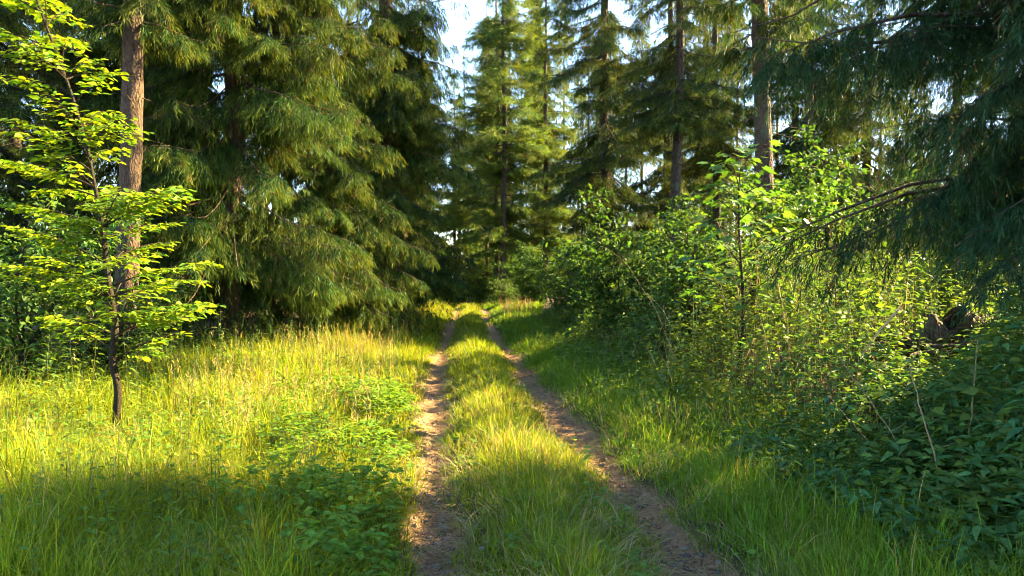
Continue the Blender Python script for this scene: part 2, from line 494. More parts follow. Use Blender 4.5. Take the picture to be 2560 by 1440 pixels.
def near_keep(p):
    # shoots cut so sun reaches the meadow, plus holes added to dapple the shade
    z = p[:, 2] + .5
    x = p[:, 0] + NEAR_AT[0] - 1.8 * (z - .2) * .927; y = p[:, 1] + NEAR_AT[1] - 1.8 * (z - .2) * .375
    edge = 5.75 + .34 * x
    lit = ((y > edge + rng.normal(0, .25, len(p))) & (x < 3) & (x > -9)) | ((fbm(x, y, .7, 95) > .685) & (x < 1.5))
    low = z < 1.75 + .25 * np.sin(p[:, 0] * 3) + rng.normal(0, .08, len(p))
    return (~lit | (rng.random(len(p)) < .04)) & ~low
sp_near = spruce_parts(15, 20, 2.2, 3.7, per_m=23, lat=32, weep=.8, hang=1.7, flen=.19, fstep=.055, azf=lambda a, z: np.where(z < 7, math.pi * 1.12 + (a - math.pi) * .5, a), droop=.42, trunk_r=.2, tmpl=T_FINGN, keep=near_keep, zfine=5.6, bark=M_BARK2, base=(.018, .048, .020), tip=(.035, .08, .026), zmin_len=.85, coarse=.1)
sp_high = spruce_parts(19, 23, 5.6, 2.9, per_m=9, lat=24, coarse=.25, weep=.6, flen=.22, fstep=.09, droop=.5, trunk_r=.16, bark=M_BARK2, base=(.026, .056, .017), top_shape=.6, zfine=12)
sp_larch = spruce_parts(16, 23, 3.2, 3.3, per_m=9, lat=18, weep=.25, flen=.38, fstep=.13, droop=.12, trunk_r=.18, tmpl=T_FING, zfine=23, bark=M_BARK2, base=(.070, .125, .026), top_shape=.65)
sp_thin = spruce_parts(17, 22, 5.0, 1.9, per_m=7, lat=13, weep=.4, flen=.36, fstep=.14, droop=.3, trunk_r=.14, tmpl=T_FING, zfine=20, bark=M_BARK, base=(.050, .09, .030))

# left of the track
place_spruce(sp_bare, 'tall spruce with bare pinkish trunk rising behind the beech sapling', -6.36, 12, .0)
place_spruce(sp_a, 'weeping spruce with thick trunk lit on one side, hanging curtains of shoots', -5.55, 14.5, .2)
place_spruce(sp_a, 'weeping spruce with low sunlit shoots nearest the track, behind the meadow', -4.25, 17.0, -.35, .9, mirror=True)
place_spruce(sp_a, 'dense weeping spruce deeper in, between the two trunks of its neighbours', -8.4, 17.5, .5, 1.0, mirror=True)
place_spruce(sp_a, 'weeping spruce leaning its sunlit edge against the gap of sky', -3.75, 21.5, .7, 1.03)
place_spruce(sp_a, 'dark spruce at the far corner where the left verge ends', -4.7, 27.0, .1, .95, mirror=True)
place_spruce(sp_thin, 'thin spruce trunk with flaking reddish bark behind the bare trunk', -11.3, 24.5, 1.0, .9)
place_spruce(sp_dark, 'dark drooping spruce at the picture edge behind the sapling top', -10.6, 14.5, 1.4)
# ahead
place_spruce(sp_larch, 'airy light green spruce standing free at the end of the track', -.45, 41, .3, 1.0)
place_spruce(sp_thin, 'slim spruce trunk just beside the airy spruce, bare at the foot', -.85, 44, 2.0)
place_spruce(sp_thin, 'slender trunk with sunlit edge, second from the airy spruce', -1.5, 46, 3.0, .85)
place_spruce(sp_thin, 'pale thin trunk half hidden by low drooping branches', -3.2, 50, 4.0, .8)
place_spruce(sp_larch, 'airy spruce with straight thin stem between the track end and dark spruce', 1.95, 43.5, 4.4, .95)
place_spruce(sp_larch, 'small airy spruce at the left side of the sky gap', -4.9, 43, 4.4, .62)
place_spruce(sp_larch, 'small airy spruce hidden behind the slim trunks', -2.4, 52, 1.4, .72)
place_spruce(sp_larch, 'small airy spruce filling the gap below the patch of sky', -3.5, 46, 2.4, .62)
place_spruce(sp_dark, 'dark young spruce behind the left verge bushes', -5.6, 38, 2.4, .65)
# right of the track
place_spruce(sp_dark, 'dark spruce with long low branches sweeping down towards the track end', 3.8, 30, .5, 1.22)
place_spruce(sp_high, 'dark spruce standing behind the hazel bushes beside the bare trunk', 5.0, 22.5, 2.6, 1.0)
place_spruce(sp_bare, 'tall spruce with grey bare trunk above the maple sapling', 5.1, 14.3, 2.9)
place_spruce(sp_near, 'near dark blue green spruce overhanging the rotten stump', *NEAR_AT, 0.)

place_spruce(sp_high, 'spruce filling the background between the bare trunk and its dark neighbour', 7.8, 28.5, .4, .95)
place_spruce(sp_dark, 'dark spruce behind the tall backlit bush, right of the bare grey trunk', 9.7, 24.5, 2.2, .95)
place_spruce(sp_dark, 'dark spruce deep behind the drooping tips of the near spruce', 13.2, 27.5, 4.2, .95)
place_spruce(sp_dark, 'dark spruce farthest out behind the crown of the near spruce', 15.0, 25.0, .8, 1.0)
place_spruce(sp_dark, 'dark spruce showing between two straight trunks in the background', 6.9, 32.5, 5.2, 1.0)
place_spruce(sp_dark, 'dark spruce behind the sapling at the outer edge of the wood', -13.2, 19.5, 3.0, 1.0)
place_spruce(sp_dark, 'dark spruce beyond the clearing behind the bare grey trunk', 10.5, 27.5, 1.0, .9)
place_spruce(sp_dark, 'unseen spruce added beside the near dark spruce to shade the track', 8.4, 6.9, 1.0, 1.0)  # stands out of view, added only for its shadow on the track
place_spruce(sp_dark, 'second unseen spruce, added to shade the front of the track', 6.2, 1.6, 2.0, 1.0)  # likewise unseen, put in to keep the track's front in shade

# ---------------------------------------------------------------- the wood behind: one mass of far spruces
def far_wood():
    global rng
    rng = np.random.default_rng(31)
    wood, leaf = Acc(), Acc()
    spots = []
    for k in range(20):                                          # left, behind the first row
        y = U(21, 48); spots.append((U(-26, -6.5) - (y - 20) * .1, y, U(11, 17)))
    for k in range(46):                                          # ahead
        x = U(-16, 20); y = U(49, 72) if x < 3 else U(58, 74); spots.append((x, y, U(17, 25) if not -.105 < x / y < -.055 else U(12, 14)))
    for k in range(26):                                          # right, beyond a clearing
        y = U(36, 52); spots.append((7.5 + (y - 20) * .30 + U(0, 15), y, U(8, 13) if y < 42 else U(5.5, 8.5)))
    spots += [(12.9, 57, 24), (16, 58, 24), (18, 61, 25), (20, 56, 22), (10.5, 60, 25), (4.2, 60, 23), (6.4, 62, 23), (-.2, 54, 23), (1.6, 52, 22)]
    for (x, y, H) in spots:
        g = float(gz(x, y)); R = U(1.9, 2.8); nb = int(H * 9)
        zs = np.linspace(-.2, H, 8)
        wood.tube(np.stack([x + 0 * zs, y + 0 * zs, g + zs], -1), np.linspace(.17, .02, 8), 7)
        n = nb * 6
        z = .8 + (H - .8) * U(0, 1, n) ** 1.15; t = z / H
        a = np.floor(U(0, 1, n) * 60) / 60 * 6.283 * 3 + z * 2.2
        r = R * (1 - t) ** .8 * np.minimum(.5 + t * 3, 1) * U(.15, 1.05, n)
        p = np.stack([x + r * np.cos(a), y + r * np.sin(a), g + z - r * .35 + U(-.1, .1, n)], -1)
        d = np.stack([np.cos(a), np.sin(a), U(-2.2, -.3, n)], -1) + rng.normal(0, .3, (n, 3))
        c = vary((.06, .095, .026), n, .25, .4)
        for q in range(4):
            w = np.arange(n) % 4 == q
            leaf.scatter(T_FINGF[q], p[w], d[w], rng.normal(0, 1, (w.sum(), 3)), U(.45, .8, w.sum()), c[w])
    shr = Acc(); n = 24000
    X = np.where(rng.random(n) < .7, U(-9, 11, n), U(-25, 32, n)); Y = np.where(np.abs(X) < 12, U(46, 53, n), U(30, 50, n))
    hh = (1.4 + 4.2 * fbm(X, Y, 2.4, 90)); a = U(0, 6.283, n)
    shr.scatter(T_KITE, np.stack([X, Y, gz(X, Y) + hh * U(0, 1, n)], -1), np.stack([np.cos(a), np.sin(a), U(-.6, .4, n)], -1), np.array([0, 0, 1.]) + rng.normal(0, .6, (n, 3)), U(.14, .30, n), vary((.07, .125, .026), n, .25, .4) * (.6 + .8 * fbm(X, Y, 1.5, 91))[:, None])
    t = tag(bpy.data.objects.new('distant_wood', None), 'mass of sunlit and shaded spruces far behind the track', kind='stuff')
    COL.objects.link(t)
    wood.build('trunk_mass', M_BARK2, t)['kind'] = 'stuff'
    leaf.build('foliage', M_NEEDLE, t)['kind'] = 'stuff'
    shr.build('shrubbery', M_LEAF, t)['kind'] = 'stuff'
far_wood()

# ---------------------------------------------------------------- broad-leaved bushes
def bush_parts(seed, H, R, nstem=9, ntwig=160, per=22, size=.075, tmpl=T_KITE, base=(.075, .135, .03), low=.12, flat=.5):
    global rng
    old = rng; rng = np.random.default_rng(seed)
    wood, leaf = Acc(), Acc()
    stems = []
    for k in range(nstem):
        a = U(0, 6.283); tilt = U(.1, 1.0) * R; h = H * U(.6, 1.0)
        s = np.linspace(0, 1, 9)
        P = np.stack([math.cos(a) * tilt * s ** 1.5 + .05 * np.sin(s * 7 + k), math.sin(a) * tilt * s ** 1.5 + .05 * np.cos(s * 6 + k), h * (s ** .9)], -1)
        P[0, 2] = -.1
        stems.append(P)
        wood.tube(P, np.linspace(.022, .005, 9), 5)
    for k in range(ntwig):
        P = stems[rng.integers(nstem)]; s = U(low, 1.0)
        p0 = np.array([np.interp(s, np.linspace(0, 1, 9), P[:, j]) for j in range(3)])
        a = math.atan2(p0[1], p0[0]) + rng.normal(0, 1.2); l = U(.2, .55) * R * (1.15 - .5 * s)
        d = np.array([math.cos(a), math.sin(a), U(-.1, .55)])
        p1 = p0 + d * l + np.array([0, 0, -.12 * l])
        if k % 2 == 0:
            wood.tube([p0, (p0 + p1) / 2 + np.array([0, 0, .04]), p1], [.006, .004, .002], 3)
        n = rng.integers(per // 2, per + per // 2)
        u = U(.1, 1.1, n)
        p = p0 + (p1 - p0) * u[:, None] + rng.normal(0, .03 * R + .015, (n, 3)) * np.array([1, 1, .5])
        ld = d[None] * .6 + rng.normal(0, .6, (n, 3)); ld[:, 2] -= .25
        nr = np.array([0, 0, 1.]) + rng.normal(0, flat, (n, 3))
        tone = U(.5, 1.25)
        leaf.scatter(tmpl, p, ld, nr, size * U(.5, 1.3, n), vary(np.array(base) * tone, n, .22, .3))
    rng = old
    return wood.mesh('stems', M_BARKS, True), leaf.mesh('crown', M_LEAF)

def place_bush(meshes, name, label, x, y, rz=0., sc=1., group='bushes along the track', stem_name='stem'):
    t = thing(name, label, 'bush', (x, y, float(gz(x, y)) - .03), group, rz, sc)
    o = link(stem_name, meshes[0], t); o['kind'] = 'stuff'
    link('crown', meshes[1], t)
    return t

bu_a = bush_parts(41, 3.2, 1.9, 10, 330, 20, .11, tmpl=T_LEAF, base=(.046, .105, .024))
bu_b = bush_parts(42, 2.4, 1.5, 9, 260, 20, .09, tmpl=T_LEAF, base=(.062, .118, .024))
bu_c = bush_parts(43, 1.5, 1.3, 9, 170, 20, .075, base=(.05, .10, .028))
bu_d = bush_parts(44, 3.0, 1.6, 8, 240, 18, .09, tmpl=T_LEAF, base=(.06, .125, .028), flat=.35)

place_bush(bu_a, 'hazel_bush', 'round green bush beside the right verge in front of the dark spruce', 2.35, 15.2, .3, 1.0)
place_bush(bu_d, 'elder_bush', 'dark leafy bush between the verge and the maple sapling', 2.75, 11.7, 1.3, .9)
place_bush(bu_b, 'hazel_bush', 'bright backlit bush under the bare grey trunk', 4.0, 12.6, 2.2, 1.1)
place_bush(bu_a, 'hazel_bush', 'tall backlit bush glowing yellow behind the near spruce branches', 6.6, 14.6, 4.1, 1.25)
place_bush(bu_b, 'hazel_bush', 'sparse glowing bush behind the rotten stump', 6.6, 11.6, .4, .9)
place_bush(bu_a, 'hazel_bush', 'high bush close behind the rotten stump, under the near spruce', 7.6, 10.2, 2.0, .95)
place_bush(bu_a, 'hazel_bush', 'tall bush filling the clearing behind the bare grey trunk', 7.8, 18.5, 5.0, 1.35)
place_bush(bu_a, 'hazel_bush', 'bush at the edge of the clearing, deep behind the near spruce', 10.4, 17.0, 1.0, 1.2)
place_bush(bu_b, 'hazel_bush', 'low bush on the verge just past the bramble bank', 1.75, 19.5, 1.0, 1.0)
place_bush(bu_a, 'hazel_bush', 'rounded light green bush closing the view at the track end', 1.4, 37, 3.0, 1.05)
place_bush(bu_c, 'dark_bush', 'low dark bush where the track disappears', -.9, 46, 2.0, 2.0)
place_bush(bu_b, 'hazel_bush', 'middle bush at the foot of the slim trunks', -2.2, 48, 2.5, 1.5)
place_bush(bu_a, 'hazel_bush', 'tall rounded bush beside the foot of the airy spruce', .9, 45, 2.9, 1.2)
place_bush(bu_a, 'hazel_bush', 'sunlit bush under the dark sweeping spruce', 3.0, 33, 1.9, .85)
place_bush(bu_c, 'dark_bush', 'low dark bush in front of the airy spruce foot', -.55, 39.3, 2.2, 1.35)
place_bush(bu_c, 'dark_bush', 'dark bush at the bend, in front of the slim trunks', -1.7, 43.0, .2, 1.5)
place_bush(bu_c, 'dark_bush', 'low dark bush beneath the pale thin trunk', -3.6, 42, 4.0, 1.9)
place_bush(bu_b, 'hazel_bush', 'sunlit hazel bush under the spruces where the left verge narrows', -3.75, 26.0, 3.3, 1.12)
place_bush(bu_b, 'hazel_bush', 'leafy bush crowding the left edge of the far track', -4.4, 32.5, .9, 1.25)
place_bush(bu_d, 'maple_bush', 'shaded broad leaved bush behind the beech sapling', -6.2, 9.3, .2, .92)
place_bush(bu_d, 'maple_bush', 'dark bush beside the picture edge behind the nettles', -7.6, 10.6, 2.0, 1.0)
place_bush(bu_c, 'dark_bush', 'low dark bush at the foot of the bare pinkish trunk', -5.95, 10.9, 1.0, 1.1)
place_bush(bu_c, 'dark_bush', 'low shaded bush between the two weeping spruces', -5.0, 16.0, 5.0, .9)

# ---------------------------------------------------------------- beech sapling
LEAF_OBJ_MESH = {}
def leaf_mesh(kind, tmpl):
    if kind not in LEAF_OBJ_MESH:
        a = Acc(); a.add(tmpl[0], tmpl[1], (.1, .2, .05)); LEAF_OBJ_MESH[kind] = a.mesh(kind, M_LEAFOBJ)
    return LEAF_OBJ_MESH[kind]

def leaf_objects(kind, tmpl, pos, d, nrm, size, col, parent, origin, name='leaf'):
    me = leaf_mesh(kind, tmpl)
    d = norm(d); x = norm(np.cross(d, nrm)); z = np.cross(x, d)
    for k in range(len(pos)):
        o = link(name, me, parent)
        s = size[k]
        o.matrix_local = Matrix(((x[k, 0] * s, d[k, 0] * s, z[k, 0] * s, pos[k, 0] - origin[0]), (x[k, 1] * s, d[k, 1] * s, z[k, 1] * s, pos[k, 1] - origin[1]),
                                 (x[k, 2] * s, d[k, 2] * s, z[k, 2] * s, pos[k, 2] - origin[2]), (0, 0, 0, 1)))
        o.color = (*col[k], 1)

def beech():
    global rng
    rng = np.random.default_rng(51)
    D = 7.4
    bx, by = px(288, 1105, D)[:2]; origin = np.array([bx, by, float(gz(bx, by))])
    t = thing('beech_sapling', 'young beech with thin crooked trunk and flat tiers of bright leaves', 'tree', tuple(origin))
    sp = np.array([px(a, b, d) for a, b, d in ((288, 1135, 7.4), (289, 1040, 7.4), (294, 970, 7.4), (277, 900, 7.42), (290, 820, 7.4), (270, 700, 7.4), (258, 560, 7.45), (236, 450, 7.4), (222, 370, 7.4),
                                              (185, 240, 7.4), (130, 90, 7.4), (75, -60, 7.4), (30, -190, 7.4), (0, -320, 7.4))])
    u = np.linspace(0, 1, len(sp)); uu = np.linspace(0, 1, 60)
    st = np.stack([np.interp(uu, u, sp[:, j]) for j in range(3)], -1)
    for _ in range(2):
        st[1:-1] = (st[:-2] + 2 * st[1:-1] + st[2:]) / 4
    wood = Acc()
    wood.tube(st - origin, np.interp(uu, [0, .05, .3, .5, 1], [.055, .040, .034, .02, .005]), 10, rough=.12, seed=4)
    ends = [(520, 775, 7.2), (200, 735, 6.9), (450, 830, 7.8), (400, 715, 8.3), (110, 790, 7.9), (300, 780, 6.6), (505, 760, 7.6),
            (535, 655, 7.2), (100, 640, 7.6), (420, 605, 8.0), (10, 690, 7.5), (490, 700, 6.9), (180, 690, 6.7), (350, 640, 6.6),
            (470, 490, 7.3), (10, 510, 7.4), (390, 480, 6.7), (120, 480, 8.0), (200, 545, 6.6), (440, 560, 7.9), (60, 580, 6.9),
            (345, 325, 7.3), (40, 300, 7.2), (285, 375, 7.8), (0, 410, 7.9), (170, 330, 6.7), (310, 300, 6.9), (120, 390, 6.8),
            (250, 205, 7.3), (10, 200, 7.3), (270, 280, 7.8), (130, 240, 6.8), (170, 110, 7.3), (-20, 80, 7.3), (235, 150, 7.7), (60, 130, 6.8),
            (120, 5, 7.3), (-40, -20, 7.3), (170, 40, 7.7), (100, -80, 7.2), (-30, -140, 7.4), (90, -200, 7.4)]
    P, Dv, Nn, S, Cc = [], [], [], [], []
    ends = ends + [(min(a + U(-90, 40), 525), b + U(-40, 40), d + U(-.5, .5)) for a, b, d in ends[::2]]
    for (ex, ey, ed) in ends:
        e = px(ex, ey, ed)
        zs = e[2] - U(.12, .3)
        k = int(np.argmin(abs(st[:, 2] - zs))); p0 = st[k]
        mid = (p0 + e) / 2 + np.array([0, 0, .10])
        s = np.linspace(0, 1, 8)[:, None]
        C = (1 - s) ** 2 * p0 + 2 * s * (1 - s) * mid + s ** 2 * e
        wood.tube(C - origin, np.linspace(.010, .002, 8), 4)
        Lc = np.linalg.norm(e - p0); fw = norm((e - p0) * np.array([1, 1, .3])); sdv = np.array([-fw[1], fw[0], 0])
        ntw = max(int(Lc / .042), 5)
        for q in range(ntw):
            f = .22 + .78 * (q + U(0, .6)) / ntw
            c0 = np.array([np.interp(f, s[:, 0], C[:, j]) for j in range(3)])
            sg = 1 if q % 2 else -1
            tl = .34 * (1.1 - f * .75) * U(.6, 1.2)
            td = norm(fw * U(.5, .9) + sdv * sg * U(.5, .9) + np.array([0, 0, U(-.22, .12)]))
            if q % 2 == 0:
                wood.tube([c0 - origin, c0 + td * tl * .5 - origin, c0 + td * tl - origin], [.003, .002, .001], 3)
            nl = max(int(tl / .042), 2)
            v = (np.arange(nl) + .8) / nl
            ls = np.where(np.arange(nl) % 2 == 0, 1., -1.)
            lp = c0 + td * (tl * v)[:, None] + np.array([0, 0, -.02]) * (v ** 2)[:, None]
            tside = np.cross(td, [0, 0, 1.])
            ldv = td[None] * U(.4, .9, nl)[:, None] + tside[None] * (ls * U(.5, .9, nl))[:, None] + rng.normal(0, .12, (nl, 3)) + np.array([0, 0, -.12])
            P.append(lp); Dv.append(ldv); Nn.append(np.array([0, 0, 1.]) + rng.normal(0, .38, (nl, 3))); S.append(U(.05, .105, nl)); Cc.append(vary((.13, .21, .016), nl, .3, .3))
    P, Dv, Nn, S, Cc = map(np.concatenate, (P, Dv, Nn, S, Cc))
    ru = np.stack([(P[:, 0] / P[:, 1]) * 1850 + 1280, 692 - (P[:, 2] - CAM_H) / P[:, 1] * 1850], -1)
    inview = (ru[:, 0] > 5) & (ru[:, 1] > 5)
    order = np.argsort(np.where(inview, P[:, 1] / S, 1e9))
    big = order[:300]; rest = order[300:]
    wood.build('trunk', M_BARKS, t, True)
    leaf_objects('beech_leaf', T_LEAF, P[big], Dv[big], Nn[big], S[big], Cc[big], t, origin)
    a = Acc(); a.scatter(T_LEAF, P[rest] - origin, Dv[rest], Nn[rest], S[rest], Cc[rest])
    a.build('crown', M_LEAF, t)['kind'] = 'stuff'
beech()

# ---------------------------------------------------------------- maple sapling
def maple(x, y, H, label, seed, nbr=34, lean=0.):
    global rng
    rng = np.random.default_rng(seed)
    origin = np.array([x, y, float(gz(x, y))])
    t = thing('maple_sapling', label, 'tree', tuple(origin))
    wood = Acc()
    s = np.linspace(0, 1, 14)
    st = np.stack([lean * s + .05 * np.sin(s * 6), .05 * np.cos(s * 5), H * s], -1)
    wood.tube(st, np.linspace(.028, .006, 14), 7)
    P, Dv, Nn, S, Cc = [], [], [], [], []
    for k in range(nbr):
        f = .30 + .7 * k / nbr; p0 = np.array([np.interp(f, s, st[:, j]) for j in range(3)])
        a = k * 2.4 + U(-.3, .3); l = .85 * (1.15 - .8 * f) * U(.7, 1.15)
        d = np.array([math.cos(a), math.sin(a), U(.25, .7)]); e = p0 + d * l
        wood.tube([p0, (p0 + e) / 2 + np.array([0, 0, .05]), e], [.008, .006, .003], 4)
        n = 8
        for q in range(n):
            v = .35 + .65 * q / (n - 1); c = p0 + (e - p0) * v
            b = a + (1 if q % 2 else -1) * U(.6, 1.4); pl = U(.07, .16)
            pd = np.array([math.cos(b), math.sin(b), U(.1, .6)]); lp = c + pd * pl
            wood.tube([c, lp], [.0022, .0018], 3)
            P.append(lp); Dv.append(np.array([math.cos(b), math.sin(b), U(-.6, -.05)])); Nn.append(np.array([0, 0, 1.]) + rng.normal(0, .22, 3) + .35 * np.array([math.cos(b), math.sin(b), 0])); S.append(U(.10, .165)); Cc.append(vary((.065, .15, .03), 1, .15, .2)[0])
    P, Dv, Nn, S, Cc = map(np.array, (P, Dv, Nn, S, Cc))
    wood.build('trunk', M_BARKS, t, True)
    leaf_objects('maple_leaf', T_MAPLE, P, Dv, Nn, S, Cc, t, np.zeros(3))
maple(2.75, 9.0, 2.85, 'young maple with large lobed leaves below the bare grey trunk', 61, 34, .05)

# ---------------------------------------------------------------- undergrowth
def stalks(leafA, stemA, X, Y, Hh, size, base, tmpl, pairs=8, lean=.15, droop=.25, start=.2, stem_col=(.06, .09, .03)):
    n = len(X); Z = gz(X, Y)
    la = U(0, 6.283, n); lm = U(0, lean, n) * Hh
    top = np.stack([X + np.cos(la) * lm, Y + np.sin(la) * lm, Z + Hh], -1)
    bot = np.stack([X, Y, Z - .03], -1)
    wd = norm(np.stack([-np.sin(la + .7), np.cos(la + .7), 0 * la], -1)) * (.0028 + .0005 * Y)[:, None]
    V = np.stack([bot - wd, bot + wd, top + wd * .4], 1).reshape(-1, 3)
    stemA.add(V, np.arange(3 * n).reshape(-1, 3), np.asarray(stem_col, np.float32))
    a0 = U(0, 3.14, n)
    for k in range(pairs):
        f = start + (1 - start) * (k + .5 + U(-.2, .2, n)) / pairs
        p = bot + (top - bot) * f[:, None]
        for sg in (0, np.pi):
            a = a0 + k * 1.571 + sg + rng.normal(0, .3, n)
            d = np.stack([np.cos(a), np.sin(a), U(-.5, .35, n) - droop * (1 - f)], -1)
            nr = np.array([0, 0, 1.]) + rng.normal(0, .25, (n, 3))
            pt = fbm(X, Y, 1.1, 77)[:, None]; hs = (fbm(X, Y, 1.6, 78)[:, None] - .5) * 1.1
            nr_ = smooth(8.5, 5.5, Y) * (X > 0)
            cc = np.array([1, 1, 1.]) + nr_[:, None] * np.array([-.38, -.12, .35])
            cc = cc * vary(base, n, .2, .3) * (.45 + 1.1 * pt) * np.hstack([1 + hs, 1 + .2 * hs, 1 - .8 * hs])
            leafA.scatter(tmpl, p, d, nr, size * (1.15 - .6 * f) * U(.6, 1.25, n) * (.7 + .6 * fbm(X, Y, .9, 79)) * (1 + .45 * nr_), np.clip(cc, .004, .6))

def in_view(X, Y, m=.08):
    return np.abs(X / np.maximum(Y, .1)) < (.692 + m)

def mass_h(x, y):
    d = x - bank_x(y)
    return (1 - .7 * np.exp(-((x - .585 * y) / .75) ** 2 - ((y - 7.2) / 1.7) ** 4)) * (.32 + 1.22 * smooth(0, 1.5, d)) * (.7 + .6 * fbm(x, y, .9, 33))

rng = np.random.default_rng(71)
la, sa = Acc(), Acc()
n = 4500
Y = 3.6 + 22 * U(0, 1, n) ** 1.5; X = bank_x(Y) + U(-.1, 1, n) ** 1 * np.minimum(4.5, .72 * Y - bank_x(Y) + 2.0)
ok = in_view(X, Y, .12) & (X < 8); X, Y = X[ok], Y[ok]
k1 = rng.random(len(X)) < .6
stalks(la, sa, X[k1], Y[k1], mass_h(X[k1], Y[k1]) * U(.75, 1.15, k1.sum()), .13, (.075, .145, .032), T_LANCE, 7, start=.3)
stalks(la, sa, X[~k1], Y[~k1], mass_h(X[~k1], Y[~k1]) * U(.5, .95, (~k1).sum()), .10, (.082, .145, .032), T_KITE, 8, lean=.5, start=.2)
# trailing bramble leaves over the top of the bank
n = 13000
Y = 4.0 + 16 * U(0, 1, n) ** 1.4; X = bank_x(Y) + U(0, 1, n) * np.minimum(3.6, .72 * Y - bank_x(Y) + 1.0)
ok = in_view(X, Y); X, Y = X[ok], Y[ok]; n = len(X)
Z = gz(X, Y) + mass_h(X, Y) * U(.25, 1.0, n) ** .6
a = U(0, 6.283, n)
tone = (.55 + .9 * fbm(X, Y, .7, 40))[:, None]
la.scatter(T_KITE, np.stack([X, Y, Z], -1), np.stack([np.cos(a), np.sin(a), U(-.5, .3, n)], -1), np.array([0, 0, 1.]) + rng.normal(0, .75, (n, 3)), U(.045, .12, n), vary((.078, .142, .030), n, .2, .25) * tone)
ug = bpy.data.objects.new('undergrowth', None); COL.objects.link(ug)
tag(ug, 'dense tangle of nettles and brambles climbing the bank right of the track', kind='stuff')
la.build('leaves', M_LEAF, ug)['kind'] = 'stuff'; sa.build('stalks', M_DRY, ug)['kind'] = 'stuff'

# weeds along the left meadow and the wood's edge
la, sa = Acc(), Acc()
n = 1100
Y = U(5.5, 30, n); X = edge_x(Y) + rng.normal(-.4, .9, n)
ok = in_view(X, Y, .1) & (X < rut_l(Y) - .9); X, Y = X[ok], Y[ok]
stalks(la, sa, X, Y, U(.3, .95, len(X)), .10, (.085, .145, .03), T_LANCE, 7)
n = 1300
Y = U(3.4, 12, n); X = rut_l(Y) - .5 - U(0, 1, n) ** .8 * 5
ok = in_view(X, Y, .1); X, Y = X[ok], Y[ok]
stalks(la, sa, X, Y, U(.15, .55, len(X)), .08, (.11, .185, .022), T_KITE, 6)
n = 1500                                                   # clover and plantain low in the grass
Y = 3.3 * (11 / 3.3) ** U(0, 1, n); X = U(-.74, .5, n) * Y
dl_, dr_ = rut_w(X, Y)
ok = (np.minimum(dl_, dr_) > .2) & (X < bank_x(Y) + .3) & (fbm(X, Y, .6, 72) > .5); X, Y = X[ok], Y[ok]; n = len(X)
for k in range(4):
    a = U(0, 6.283, n)
    la.scatter(T_LEAF, np.stack([X, Y, gz(X, Y) + U(.04, .15, n)], -1), np.stack([np.cos(a), np.sin(a), U(.0, .5, n)], -1), np.array([0, 0, 1.]) + rng.normal(0, .3, (n, 3)), U(.03, .075, n), vary((.09, .18, .03), n, .2, .3))
wd_ = bpy.data.objects.new('weeds', None); COL.objects.link(wd_)
tag(wd_, 'leafy weeds growing through the meadow grass and along the wood edge', kind='stuff')
la.build('leaves', M_LEAF, wd_)['kind'] = 'stuff'; sa.build('stalks', M_DRY, wd_)['kind'] = 'stuff'

# ground elder patch beside the left rut
la, sa = Acc(), Acc()
n = 1300
Y = U(3.5, 10, n); X = rut_l(Y) - .28 - np.abs(rng.normal(0, .75, n))
ok = (fbm(X, Y, .7, 44) > .47) & in_view(X, Y, .05); X, Y = X[ok], Y[ok]; n = len(X)
Z = gz(X, Y); hh = U(.14, .38, n) * smooth(.2, .6, rut_l(Y) - X + .1)
for k in range(3):
    a = U(0, 6.283, n)
    for j in (-.9, 0, .9):
        p = np.stack([X + np.cos(a) * .07, Y + np.sin(a) * .07, Z + hh], -1) + rng.normal(0, .012, (n, 3))
        la.scatter(T_LEAF, p, np.stack([np.cos(a + j), np.sin(a + j), U(-.35, .2, n)], -1), np.array([0, 0, 1.]) + rng.normal(0, .25, (n, 3)), U(.035, .075, n), vary((.11, .205, .02), n, .2, .3))
ge = la.build('ground_cover_leaves', M_LEAF); tag(ge, 'bright green leafy ground cover along the left rut', kind='stuff')

# ---------------------------------------------------------------- grass
def blades(acc, X, Y, h, w, bend, az, col, segs=2):
    n = len(X); Z = gz(X, Y) - .01
    p = np.stack([X, Y, Z], -1)
    ln = np.stack([np.cos(az), np.sin(az), 0 * az], -1)
    wa = az + U(.6, 2.5, n); wv = np.stack([np.cos(wa), np.sin(wa), 0 * az], -1)
    up = np.array([0, 0, 1.])
    vs = []
    lv = np.linspace(0, 1, segs + 1)
    for t in lv:
        c = p + up * (h * (t - .42 * bend * t ** 2.2))[:, None] + ln * (h * bend * t ** 1.8)[:, None]
        hw = (w * (1 - .55 * t))[:, None] * .5
        if t < 1:
            vs += [c - wv * hw, c + wv * hw]
        else:
            vs.append(c)
    V = np.stack(vs, 1); k = V.shape[1]
    f = []
    for s in range(segs - 1):
        f += [[2 * s, 2 * s + 1, 2 * s + 3], [2 * s, 2 * s + 3, 2 * s + 2]]
    f.append([k - 3, k - 2, k - 1])
    F = np.array(f)[None] + (np.arange(n) * k)[:, None, None]
    # root to tip: a pale dry root, greener blade
    acc.add(V.reshape(-1, 3), F.reshape(-1, 3), np.repeat(col, k, 0))

